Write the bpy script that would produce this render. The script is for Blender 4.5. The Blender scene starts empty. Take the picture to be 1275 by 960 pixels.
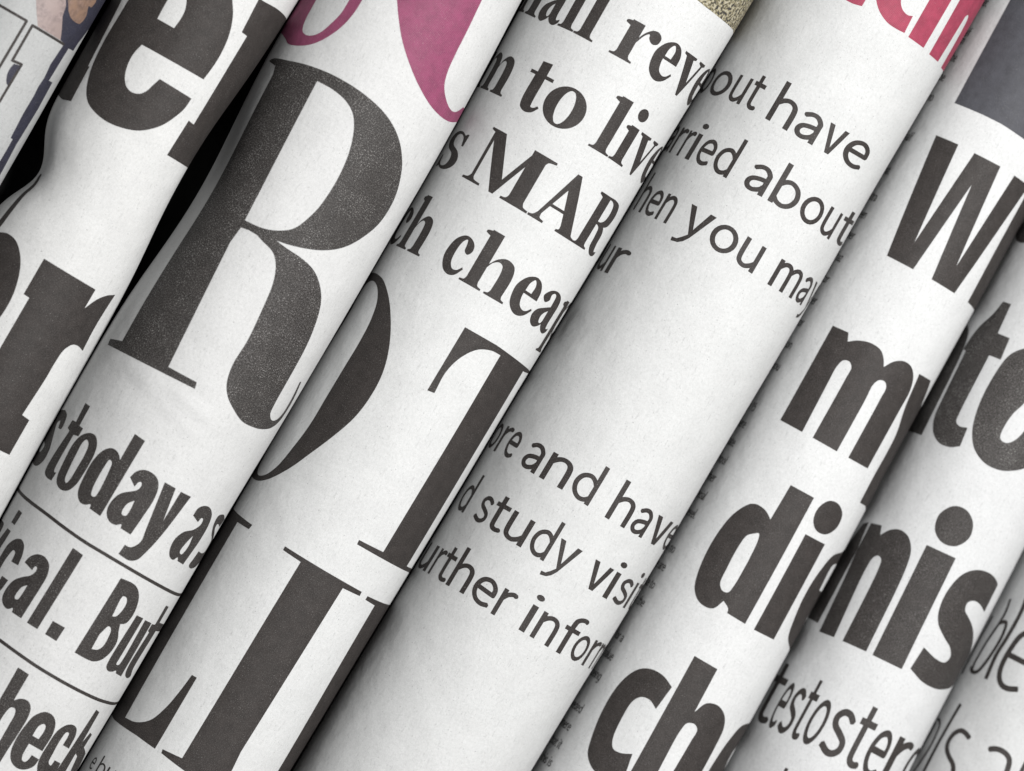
# Close-up of newspapers rolled up and laid side by side on a dark table.
# Lengths are written in "points" of 0.2 mm (a roll is about 250 points = 50 mm across); P converts them to metres.
import bpy, bmesh, math, random
import numpy as np
from mathutils import Vector, Matrix, Quaternion
from mathutils.geometry import delaunay_2d_cdt

P = 0.0002
scene = bpy.context.scene
col = scene.collection

# ---------------------------------------------------------------- camera
TILT, DIST, AIM = math.radians(14.0), 5000.0, (0.0, 0.0, 180.0)
c30, s30 = 0.8670, 0.4985                      # the rolls run up to the right, 30 degrees off the vertical
fw = Vector((math.sin(TILT), 0, -math.cos(TILT)))
es = Vector((math.cos(TILT), 0, math.sin(TILT)))
et = Vector((0, 1, 0))
cam_right = (es * c30 + et * s30).normalized()
cam_up = (-es * s30 + et * c30).normalized()
cam_data = bpy.data.cameras.new('camera')
cam = bpy.data.objects.new('camera', cam_data)
col.objects.link(cam)
M = Matrix((cam_right, cam_up, -fw)).transposed().to_4x4()
M.translation = (Vector(AIM) - fw * DIST) * P
cam.matrix_world = M
cam_data.sensor_width = 36
cam_data.lens = 36 * DIST / 1275.0
cam_data.dof.use_dof = True                  # focused on the crests, the creases a little soft
cam_data.dof.focus_distance = (DIST - 40) * P
cam_data.dof.aperture_fstop = 10.0
cam_data.clip_start, cam_data.clip_end = 0.01, 20
scene.camera = cam

# ---------------------------------------------------------------- light
world = bpy.data.worlds.new('World')
scene.world = world
world.use_nodes = True
bg = world.node_tree.nodes['Background']
bg.inputs[0].default_value = (0.93, 0.97, 1.0, 1)
bg.inputs[1].default_value = 0.012

def area_light(name, loc, target, size, size_y, watts, colour):
    d = bpy.data.lights.new(name, 'AREA')
    d.shape, d.size, d.size_y, d.energy, d.color = 'RECTANGLE', size, size_y, watts, colour
    o = bpy.data.objects.new(name, d)
    col.objects.link(o)
    o.location = loc
    o.rotation_euler = (Vector(target) - Vector(loc)).to_track_quat('-Z', 'Y').to_euler()
    return o
area_light('softbox_key', (0.20, 0.42, 1.2), (0, 0, 0.04), 0.36, 0.36, 38, (1.0, 0.99, 0.975))
area_light('softbox_fill', (-0.75, 0.30, 1.15), (0, 0, 0.04), 0.4, 0.4, 1.5, (0.96, 0.98, 1.0))

scene.view_settings.view_transform = 'Standard'
scene.view_settings.look = 'None'
scene.view_settings.exposure = 0.0
scene.view_settings.gamma = 1.0
scene.view_settings.use_curve_mapping = False
# ---------------------------------------------------------------- the shape of the rolls
# x, r: mean centre and radius; xs, rs: the same at STATIONS along the roll (no roll is quite straight or even)
# dents: (angle deg, position along, depth, spread deg, spread along)
STATIONS = [-950, -680, -500, -250, 0, 250, 500, 950]
ROLLS = [
    dict(x=-751.2, r=86.0, xs=[-751.2, -751.2, -751.2, -751.2, -751.2, -751.2, -751.2, -751.2], rs=[86.0, 86.0, 86.0, 86.0, 86.0, 86.0, 86.0, 86.0],
         dents=[]),
    dict(x=-560.6, r=99.0, xs=[-560.4, -560.4, -560.0, -562.1, -561.7, -561.5, -559.5, -559.5], rs=[98.2, 98.2, 98.7, 96.3, 96.7, 99.1, 102.5, 102.5],
         dents=[(84, 38, 14, 26, 120), (-98, -62, 26, 50, 44)]),
    dict(x=-342.4, r=119.2, xs=[-344.3, -343.4, -342.0, -343.5, -342.1, -340.5, -341.1, -342.5], rs=[117.8, 118.7, 119.2, 123.0, 123.5, 122.1, 115.2, 113.8],
         dents=[(-88, 20, 17, 32, 125)]),
    dict(x=-98.1, r=118.2, xs=[-106.0, -103.6, -101.2, -98.2, -95.2, -92.8, -94.0, -94.2], rs=[113.6, 114.1, 114.6, 115.5, 116.5, 118.6, 125.2, 127.8],
         dents=[]),
    dict(x=155.4, r=128.6, xs=[142.7, 145.8, 148.8, 153.4, 158.3, 161.9, 165.2, 167.0], rs=[128.6, 128.7, 128.8, 129.4, 130.4, 129.3, 126.9, 126.4],
         dents=[]),
    dict(x=402.1, r=103.6, xs=[399.6, 400.9, 402.2, 404.6, 405.5, 403.5, 400.7, 399.5], rs=[112.8, 111.1, 109.4, 106.9, 102.4, 98.4, 95.0, 92.7],
         dents=[]),
    dict(x=618.2, r=105.5, xs=[632.3, 631.1, 630.0, 627.3, 619.7, 610.8, 600.3, 593.8], rs=[112.9, 112.2, 111.4, 108.8, 104.8, 101.9, 97.6, 94.5],
         dents=[]),
    dict(x=843.6, r=113.3, xs=[864.4, 863.2, 859.9, 854.4, 842.9, 833.3, 819.7, 811.3], rs=[112.2, 112.9, 111.4, 111.3, 111.4, 114.0, 115.5, 117.3],
         dents=[]),
]
# creases: (roll, u0, v0, u1, v1, height, width)
CREASES = []

def along(k, v, key):
    """smooth value of a roll's centre or radius at position v"""
    v = np.asarray(v, float)
    t = ROLLS[k][key]
    return (np.interp(v - 90, STATIONS, t) + 2 * np.interp(v - 45, STATIONS, t) + 2 * np.interp(v, STATIONS, t)
            + 2 * np.interp(v + 45, STATIONS, t) + np.interp(v + 90, STATIONS, t)) / 8

def roll_radius(k, phi, v):
    R = ROLLS[k]
    s = k * 1.7 + 0.4
    phi = np.asarray(phi, float); v = np.asarray(v, float)
    r = along(k, v, 'rs') + 0.5 * np.sin(phi * 2 + v / 190. + s) + 0.6 * np.sin(phi * 3 - v / 120. + 2 * s) * np.cos(v / 260. + s) \
        + 0.38 * np.sin(v / 61. + 3 * s + 1.3 * np.sin(phi + s)) + 0.16 * np.sin(phi * 9 + v / 37. + s) * np.sin(v / 143. + 5 * s)
    for a, v0, dep, sa, sv in R['dents']:
        d = (phi - math.radians(a)) / math.radians(sa)
        r = r - dep * np.exp(-d * d - ((v - v0) / sv) ** 2)
    u = phi * R['r']
    for kk, u0, v0, u1, v1, h, w in CREASES:
        if kk == k:
            L = math.hypot(u1 - u0, v1 - v0)
            tx, ty = (u1 - u0) / L, (v1 - v0) / L
            a = (u - u0) * tx + (v - v0) * ty
            b = -(u - u0) * ty + (v - v0) * tx
            fade = 1 / (1 + np.exp(-(a) / (L * .08))) / (1 + np.exp((a - L) / (L * .08)))
            r = r + h * np.exp(-(b / w) ** 2) * fade
    return r

def roll_point(k, u, v, lift=0.0):
    """paper coordinates (u across the sheet, v along the roll) -> a point on the rolled page"""
    R = ROLLS[k]
    phi = np.asarray(u, float) / R['r']
    v = np.asarray(v, float)
    r = roll_radius(k, phi, v) + lift
    return np.stack([along(k, v, 'xs') + r * np.sin(phi), v + 0 * phi, along(k, v, 'rs') + 1.5 + r * np.cos(phi)], -1)

def roll_normal(k, u, v):
    e = 1.0
    a = roll_point(k, u + e, v) - roll_point(k, u - e, v)
    b = roll_point(k, u, v + e) - roll_point(k, u, v - e)
    n = np.cross(a, b)
    return n / np.linalg.norm(n, axis=-1, keepdims=True)
CREASES += [
    (2, -82.2, -202.7, 31.6, -220.9, 1.5, 7),
    (2, -89.5, -212.5, 17.1, -244.5, 1.0, 6),
    (2, -109.7, -212.4, -49.4, -215.8, 0.9, 7),
    (2, -58.8, -22.4, -23.6, -25.7, 0.22, 1.5),
    (4, 26.5, -326.7, 54.8, -328.5, 0.2, 1.5),
    (1, -59.6, -33.7, 3.9, -33.1, 0.35, 5),
    (3, -152.5, -223.4, -44.6, -217.6, 0.2, 3),
    (6, -0.1, 4.5, 32.2, -8.5, 0.25, 1.6),
    (5, 76.4, 334.6, 158.7, 337.2, 0.2, 3),
]

# ---------------------------------------------------------------- materials
def nodes(name):
    m = bpy.data.materials.new(name)
    m.use_nodes = True
    nt = m.node_tree
    b = nt.nodes['Principled BSDF']
    return m, nt, b

def N(nt, typ, **kw):
    n = nt.nodes.new(typ)
    for k, val in kw.items():
        if k in n.inputs: n.inputs[k].default_value = val
        else: setattr(n, k, val)
    return n

def uvnode(nt):
    return N(nt, 'ShaderNodeUVMap', uv_map='sheet').outputs[0]

def noise(nt, vec, scale, detail=2.0, rough=0.5, stretch=None, rot=0.0):
    if stretch or rot:
        mp = N(nt, 'ShaderNodeMapping')
        mp.inputs['Scale'].default_value = (*(stretch or (1, 1)), 1)
        mp.inputs['Rotation'].default_value = (0, 0, rot)
        nt.links.new(vec, mp.inputs['Vector'])
        vec = mp.outputs[0]
    n = N(nt, 'ShaderNodeTexNoise', noise_dimensions='2D')
    n.inputs['Scale'].default_value = scale
    n.inputs['Detail'].default_value = detail
    n.inputs['Roughness'].default_value = rough
    nt.links.new(vec, n.inputs['Vector'])
    return n.outputs['Fac']

def ramp(nt, fac, stops, interp='LINEAR'):
    r = N(nt, 'ShaderNodeValToRGB')
    r.color_ramp.interpolation = interp
    e = r.color_ramp.elements
    while len(e) < len(stops): e.new(0.5)
    for el, (p, c) in zip(e, stops):
        el.position = p
        el.color = c if len(c) == 4 else (*c, 1)
    nt.links.new(fac, r.inputs[0])
    return r.outputs[0]

def g(x): return (x, x, x, 1)

def mix(nt, fac, a, b, mode='MIX'):
    m = N(nt, 'ShaderNodeMix', data_type='RGBA', blend_type=mode)
    for sock, val in ((m.inputs[0], fac), (m.inputs[6], a), (m.inputs[7], b)):
        if hasattr(val, 'is_linked') or hasattr(val, 'links'): nt.links.new(val, sock)
        else: sock.default_value = val
    return m.outputs[2]

def paper_colour(nt, uv, tone=(.995, .998, 1)):
    """newsprint: pale grey with cloudy formation, fibres and a few dark flecks"""
    c = ramp(nt, noise(nt, uv, 0.11, 4, .6), [(.32, g(.455)), (.68, g(.48))])
    c = mix(nt, 1.0, c, ramp(nt, noise(nt, uv, 1.3, 4, .65), [(.3, g(.90)), (.7, g(1))]), 'MULTIPLY')
    c = mix(nt, 1.0, c, ramp(nt, noise(nt, uv, 5.5, 2, .7), [(.28, g(.80)), (.66, g(1))]), 'MULTIPLY')
    for rot, sc in ((0.5, 1.6), (2.0, 1.9), (1.2, 1.3)):
        c = mix(nt, 1.0, c, ramp(nt, noise(nt, uv, sc, 2, .5, (1, .22), rot), [(.20, g(.86)), (.31, g(1))]), 'MULTIPLY')
    c = mix(nt, 1.0, c, ramp(nt, noise(nt, uv, 2.6, 1, .4), [(.17, g(.42)), (.215, g(1))]), 'MULTIPLY')
    return mix(nt, 1.0, c, (*tone, 1), 'MULTIPLY')

def paper_bump(nt, uv, b, strength=1.0):
    bu = N(nt, 'ShaderNodeBump')
    bu.inputs['Strength'].default_value = .55 * strength
    bu.inputs['Distance'].default_value = 0.00008
    nt.links.new(noise(nt, uv, 2.2, 6, .68), bu.inputs['Height'])
    b2 = N(nt, 'ShaderNodeBump')
    b2.inputs['Strength'].default_value = .5 * strength
    b2.inputs['Distance'].default_value = 0.00045
    nt.links.new(noise(nt, uv, .16, 3, .5), b2.inputs['Height'])
    nt.links.new(bu.outputs[0], b2.inputs['Normal'])
    nt.links.new(b2.outputs[0], b.inputs['Normal'])

def mat_paper(tone):
    m, nt, b = nodes('newsprint')
    uv = uvnode(nt)
    nt.links.new(paper_colour(nt, uv, tone), b.inputs['Base Color'])
    b.inputs['Roughness'].default_value = .82
    b.inputs['Specular IOR Level'].default_value = .22
    paper_bump(nt, uv, b)
    return m

def mat_ink(name, colour, speck=.5, wear=.25, dots=0.0, dot_pitch=.42, dot_colour=None):
    """ink soaked into newsprint: pinholes where the fibre shows, cloudy density, optional halftone screen"""
    m, nt, b = nodes(name)
    uv = uvnode(nt)
    base = mix(nt, ramp(nt, noise(nt, uv, .35, 4, .6), [(.3, g(0)), (.7, g(1))]),
               (*[x * .84 for x in colour], 1), (*[min(1, x * 1.2) for x in colour], 1))
    if dots:
        mp = N(nt, 'ShaderNodeMapping')
        mp.inputs['Rotation'].default_value = (0, 0, .35)
        nt.links.new(uv, mp.inputs['Vector'])
        vo = N(nt, 'ShaderNodeTexVoronoi', voronoi_dimensions='2D')
        vo.inputs['Scale'].default_value = 1 / dot_pitch
        vo.inputs['Randomness'].default_value = .12
        nt.links.new(mp.outputs[0], vo.inputs['Vector'])
        dm = ramp(nt, vo.outputs['Distance'], [(.25, g(0)), (.62, g(dots))])
        base = mix(nt, dm, base, (*dot_colour, 1))
    grain = ramp(nt, noise(nt, uv, 4.2, 3, .75), [(.50, g(0)), (.78, g(wear))])
    base = mix(nt, grain, base, (.27, .262, .255, 1))
    # pinholes gather where the press hit unevenly
    cl = ramp(nt, noise(nt, uv, .16, 4, .65), [(.42, g(.05)), (.64, g(1))])
    sp = ramp(nt, noise(nt, uv, 3.4, 2, .6), [(.70 - .10 * speck, g(0)), (.80 - .08 * speck, g(min(.75, .25 + speck * .6)))])
    cl2 = mix(nt, .1 + .2 * speck, cl, (1, 1, 1, 1))
    sp = mix(nt, 1.0, sp, cl2, 'MULTIPLY')
    base = mix(nt, sp, base, (.40, .39, .38, 1))
    nt.links.new(base, b.inputs['Base Color'])
    b.inputs['Roughness'].default_value = .62
    b.inputs['Specular IOR Level'].default_value = .15
    paper_bump(nt, uv, b, .8)
    return m

BLACK = (.0195, .0165, .0155)
MAT = {
    'ink': mat_ink('black_ink', BLACK, .25, .22),
    'worn': mat_ink('worn_black_ink', (.0165,.0145,.0138), .85, .5),
    'mid': mat_ink('uneven_black_ink', (.0175,.015,.0142), .55, .35),
    'pink': mat_ink('magenta_ink', (.140, .024, .062), .3, .15, .5, .42, (.22, .090, .140)),
    'red': mat_ink('crimson_ink', (.185, .022, .045), .25, .15, .35, .42, (.26, .075, .11)),
    'slate': mat_ink('slate_blue_ink', (.036, .037, .044), .1, .15, .4, .40, (.068, .068, .075)),
    'navy': mat_ink('navy_ink', (.013, .013, .024), .1, .18, .35, .40, (.05, .05, .062)),
}

# newsprint tone for each roll in order; the first is much darker
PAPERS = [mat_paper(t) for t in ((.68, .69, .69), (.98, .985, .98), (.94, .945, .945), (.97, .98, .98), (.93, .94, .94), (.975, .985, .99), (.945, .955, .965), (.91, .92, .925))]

def mat_photo(name, stops, scale, scale2, wash=None):
    m, nt, b = nodes(name)
    uv = uvnode(nt)
    c = ramp(nt, noise(nt, uv, scale, 3, .7), stops)
    if wash:
        c = mix(nt, ramp(nt, noise(nt, uv, scale2, 2, .5), [(.42, g(0)), (.58, g(1))]), c, (*wash, 1))
    nt.links.new(c, b.inputs['Base Color'])
    b.inputs['Roughness'].default_value = .6
    paper_bump(nt, uv, b, .8)
    return m
MAT['gravel'] = mat_photo('gravel_photo_ink', [(.38, (.012, .012, .015)), (.45, (.06, .055, .04)), (.51, (.15, .125, .06)), (.60, (.28, .26, .20))], 1.25, .5)
MAT['flesh'] = mat_photo('pale_flesh_photo_ink', [(.3, (.13, .10, .095)), (.7, (.22, .17, .162))], .9, .22, (.20,.155,.145))
MAT['flesh2'] = mat_photo('ruddy_flesh_photo_ink', [(.3, (.09, .058, .045)), (.7, (.17, .11, .085))], .9, .22, (.16, .10, .07))

m, nt, b = nodes('dark_table')
tc = N(nt, 'ShaderNodeTexCoord')
nt.links.new(ramp(nt, noise(nt, tc.outputs['Object'], 60, 4), [(.3, g(.010)), (.7, g(.022))]), b.inputs['Base Color'])
b.inputs['Roughness'].default_value = .8
MAT['table'] = m
m, nt, b = nodes('inner_newsprint')
b.inputs['Base Color'].default_value = (.62, .615, .60, 1)
b.inputs['Roughness'].default_value = .85
MAT['inner'] = m

# ---------------------------------------------------------------- mesh helpers
def link_mesh(name, verts, faces, mat, parent=None, uv=None, smooth=True, normals=None):
    me = bpy.data.meshes.new(name)
    me.from_pydata([tuple(v) for v in verts], [], faces)
    me.materials.append(mat)
    if uv is not None:
        lay = me.uv_layers.new(name='sheet')
        idx = np.empty(len(me.loops), dtype=np.int32)
        me.loops.foreach_get('vertex_index', idx)
        lay.data.foreach_set('uv', np.asarray(uv, np.float32)[idx].ravel())
    if smooth: me.shade_smooth()
    if normals is not None: me.normals_split_custom_set_from_vertices([tuple(n) for n in normals])
    o = bpy.data.objects.new(name, me)
    col.objects.link(o)
    if parent: o.parent = parent
    return o

V0, V1 = -950.0, 950.0      # the sheets are 380 mm tall

def page_mesh(k, root):
    R = ROLLS[k]['r']
    deg = np.concatenate([np.arange(-179, -116, 4.0), np.arange(-116, 116, 1.0), np.arange(116, 179.5, 4.0)])
    vs = np.concatenate([np.arange(V0, V1, 6.0), [V1]])
    U, Vv = np.meshgrid(np.radians(deg) * R, vs)
    pts = roll_point(k, U, Vv).reshape(-1, 3)
    pts[:, 0] -= ROLLS[k]['x']
    nu, nv = len(deg), len(vs)
    i = np.arange(nu * nv).reshape(nv, nu)
    f = np.stack([i[:-1, :-1], i[:-1, 1:], i[1:, 1:], i[1:, :-1]], -1).reshape(-1, 4)
    uv = np.stack([U.ravel() * .2 + 37 * k, Vv.ravel() * .2 + 11 * k], -1)
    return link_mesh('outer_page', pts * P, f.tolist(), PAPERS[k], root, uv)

def inner_mesh(k, root):
    """the rest of the sheets, wound inside the outer page"""
    R = ROLLS[k]['r']
    turns = 9
    a = np.radians(np.arange(179, 179 + 360 * turns, 10.0))
    w = (a - a[0]) / (a[-1] - a[0])
    vs = np.linspace(V0 + 2, V1 - 2, 140)
    A, Vv = np.meshgrid(a, vs)
    Wn = np.tile(w, (len(vs), 1))
    ph = (A + math.pi) % (2 * math.pi) - math.pi
    base = roll_radius(k, ph, Vv)
    rr = base - 2.2 - 44 * Wn - 1.0 * np.sin(A * .5 + k)
    pts = np.stack([along(k, Vv, 'xs') - ROLLS[k]['x'] + rr * np.sin(A), Vv, along(k, Vv, 'rs') + 1.5 + rr * np.cos(A)], -1).reshape(-1, 3)
    nu, nv = len(a), len(vs)
    i = np.arange(nu * nv).reshape(nv, nu)
    f = np.stack([i[:-1, :-1], i[:-1, 1:], i[1:, 1:], i[1:, :-1]], -1).reshape(-1, 4)
    return link_mesh('inner_pages', pts * P, f.tolist(), MAT['inner'], root)

# ---------------------------------------------------------------- printed shapes
def expand(pts, n=5):
    """points with a smooth flag -> polyline; runs of smooth points are joined by a Catmull-Rom curve"""
    L = len(pts)
    out = []
    for i in range(L):
        p0, p1, p2, p3 = pts[i - 1], pts[i], pts[(i + 1) % L], pts[(i + 2) % L]
        out.append((p1[0], p1[1]))
        if p1[2] or p2[2]:
            a = p0 if p1[2] else (2 * p1[0] - p2[0], 2 * p1[1] - p2[1])
            d = p3 if p2[2] else (2 * p2[0] - p1[0], 2 * p2[1] - p1[1])
            if not p1[2]:   # leave a corner along the curve's own direction
                a = (p1[0] - (p2[0] - p1[0]) * 1.0 + (p3[0] - p1[0]) * 0.0, p1[1] - (p2[1] - p1[1]))
            dist = math.hypot(p2[0] - p1[0], p2[1] - p1[1])
            m_ = max(2, min(n * 2, int(dist / 2.2)))
            def tt(q, r): return max(1e-3, math.hypot(q[0] - r[0], q[1] - r[1]) ** .5)
            t0 = 0; t1 = t0 + tt(a, p1); t2 = t1 + tt(p1, p2); t3 = t2 + tt(p2, d)
            for j in range(1, m_):
                t = t1 + (t2 - t1) * j / m_
                r = []
                for c in (0, 1):
                    A1 = (t1 - t) / (t1 - t0) * a[c] + (t - t0) / (t1 - t0) * p1[c]
                    A2 = (t2 - t) / (t2 - t1) * p1[c] + (t - t1) / (t2 - t1) * p2[c]
                    A3 = (t3 - t) / (t3 - t2) * p2[c] + (t - t2) / (t3 - t2) * d[c]
                    B1 = (t2 - t) / (t2 - t0) * A1 + (t - t0) / (t2 - t0) * A2
                    B2 = (t3 - t) / (t3 - t1) * A2 + (t - t1) / (t3 - t1) * A3
                    r.append((t2 - t) / (t2 - t1) * B1 + (t - t1) / (t2 - t1) * B2)
                out.append(tuple(r))
    return out

def ink_mesh(name, k, comps, mat, root, lift=.12, cut=4.0):
    """fill the outlines in paper coordinates, slice them finely and lay them on the rolled page"""
    verts, edges = [], []
    for comp in comps:
        for poly_ in comp:
            b0, n_ = len(verts), len(poly_)
            verts += [Vector(p) for p in poly_]
            edges += [(b0 + i, b0 + (i + 1) % n_) for i in range(n_)]
    vo, eo, fo, ov, oe, of = delaunay_2d_cdt(verts, edges, [], 0, 1e-4)
    cen = np.array([[sum(vo[i].x for i in f) / len(f), sum(vo[i].y for i in f) / len(f)] for f in fo])
    def wound(poly_):       # how often an outline winds round each triangle's centre
        q = np.array([p[:2] for p in poly_]); r_ = np.roll(q, -1, 0)
        near = np.flatnonzero(((cen > q.min(0)) & (cen < q.max(0))).all(1))
        res = np.zeros(len(cen), bool)
        x, y = cen[near, :1], cen[near, 1:]
        up = (q[:, 1] <= y) & (r_[:, 1] > y); dn = (q[:, 1] > y) & (r_[:, 1] <= y)
        side = (r_[:, 0] - q[:, 0]) * (y - q[:, 1]) - (x - q[:, 0]) * (r_[:, 1] - q[:, 1])
        res[near] = ((up & (side > 0)).sum(1) - (dn & (side < 0)).sum(1)) != 0
        return res
    keep_m = np.zeros(len(fo), bool)
    for comp in comps:      # inside the outline of some piece and outside that piece's own holes
        inn = wound(comp[0])
        for h_ in comp[1:]: inn &= ~wound(h_)
        keep_m |= inn
    keep = [f for f, kk in zip(fo, keep_m) if kk]
    if not keep: return None
    bm = bmesh.new()
    bv = [bm.verts.new((v.x, v.y, 0)) for v in vo]
    for f in keep:
        try: bm.faces.new([bv[i] for i in f])
        except ValueError: pass
    loose = [v for v in bm.verts if not v.link_faces]
    bmesh.ops.delete(bm, geom=loose, context='VERTS')
    xs = [v.co.x for v in bm.verts]; ys = [v.co.y for v in bm.verts]
    def slices(lo, hi, st, no):
        x = math.floor(lo / st) * st + st
        while x < hi:
            co = (x, 0, 0) if no[0] else (0, x, 0)
            bmesh.ops.bisect_plane(bm, geom=bm.verts[:] + bm.edges[:] + bm.faces[:], dist=1e-5, plane_co=co, plane_no=no)
            x += st
    slices(min(xs), max(xs), cut, (1, 0, 0))
    slices(min(ys), max(ys), cut * 3, (0, 1, 0))
    bm.verts.index_update()
    flat = np.array([v.co[:2] for v in bm.verts])
    fl = [[v.index for v in f.verts] for f in bm.faces]
    bm.free()
    pts = roll_point(k, flat[:, 0], flat[:, 1], lift)
    nr = roll_normal(k, flat[:, 0], flat[:, 1])
    pts[:, 0] -= ROLLS[k]['x']
    fixed = []
    for f in fl:
        a, b_, c = flat[f[0]], flat[f[1]], flat[f[2]]
        area = sum(flat[f[i]][0] * flat[f[(i + 1) % len(f)]][1] - flat[f[(i + 1) % len(f)]][0] * flat[f[i]][1] for i in range(len(f)))
        fixed.append(f if area > 0 else f[::-1])
    uv = np.stack([flat[:, 0] * .2 + 37 * k, flat[:, 1] * .2 + 11 * k], -1)
    return link_mesh(name, pts * P, fixed, mat, root, uv, True, nr)

LABELS = [
    'rolled newspaper in the top left corner with part of a colour picture and ruled boxes',
    'rolled newspaper with heavy slab letters er and or, pinched in at its waist',
    'rolled newspaper with pink letters, a giant worn serif R and the words today as',
    'rolled newspaper with bold serif MAR and cheap above giant capitals O T L I',
    'rolled newspaper with light sans serif about have and study visit under pink heading',
    'rolled newspaper with fat black words my, die and cha below a slate blue rectangle',
    'rolled newspaper with fat letters to and nis above the thin word testosteron',
    'rolled newspaper at the lower right corner with thin large letters ble and ls a',
]
roots = []
for k in range(8):
    r_ = bpy.data.objects.new('rolled_newspaper', None)
    col.objects.link(r_)
    r_.location = (ROLLS[k]['x'] * P, 0, 0)
    r_.empty_display_size = .02
    r_['label'] = LABELS[k]
    r_['category'] = 'newspaper'
    r_['group'] = 'rolled newspapers lying side by side'
    roots.append(r_)
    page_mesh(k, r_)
    inner_mesh(k, r_)

# the table top they lie on
tb = bmesh.new()
bmesh.ops.create_cube(tb, size=1)
for v in tb.verts:
    v.co.x *= .9; v.co.y *= .7; v.co.z = -.0 if v.co.z > 0 else -.03
bmesh.ops.bevel(tb, geom=tb.edges[:], offset=.003, segments=2, affect='EDGES')
me = bpy.data.meshes.new('table_top'); tb.to_mesh(me); tb.free()
me.materials.append(MAT['table'])
tt_ = bpy.data.objects.new('table_top', me); col.objects.link(tt_)
tt_['kind'] = 'structure'
# ---------------------------------------------------------------- letter shapes (x-height = 100)
def poly(s):
    out = []
    for tok in s.split():
        sm = tok.endswith('~')
        a, b_ = tok.rstrip('~').split(',')
        out.append((float(a), float(b_), sm))
    return out
def box(x0, y0, x1, y1): return [(x0, y0, 0), (x1, y0, 0), (x1, y1, 0), (x0, y1, 0)]
def oval(cx, cy, rx, ry, n=14):
    return [(cx + rx * math.cos(i * 2 * math.pi / n), cy + ry * math.sin(i * 2 * math.pi / n), 1) for i in range(n)]
def stem(x, w, y0, y1, foot=13, flag=12):
    c = [[box(x, y0, x + w, y1)]]
    if foot: c.append([poly('%g,%g %g,%g %g,%g~ %g,%g %g,%g %g,%g~ %g,%g %g,%g' % (x - foot, y0, x - foot, y0 + 5, x - 3, y0 + 8, x, y0 + 16, x + w, y0 + 16, x + w + 3, y0 + 8, x + w + foot, y0 + 5, x + w + foot, y0))])
    if flag: c.append([poly('%g,%g %g,%g %g,%g~ %g,%g %g,%g' % (x + w, y1, x + w * .7, y1, x - flag, y1 - 7, x - flag, y1 - 13, x + w * .5, y1 - 22))])
    return c
ARCH = '%g,70 %g,90~ %g,101~ %g,95~ %g,72~ %g,0 %g,0 %g,66~ %g,82~ %g,85~ %g,76~ %g,60'
def arch(x):
    v = [x, x + 13, x + 32, x + 54, x + 64, x + 64, x + 34, x + 34, x + 29, x + 19, x + 7, x]
    return [[poly(ARCH % tuple(v))], [poly('%g,0 %g,5 %g,8~ %g,16 %g,16 %g,8~ %g,5 %g,0' % (x + 22, x + 22, x + 31, x + 34, x + 64, x + 67, x + 76, x + 76))]]
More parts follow.
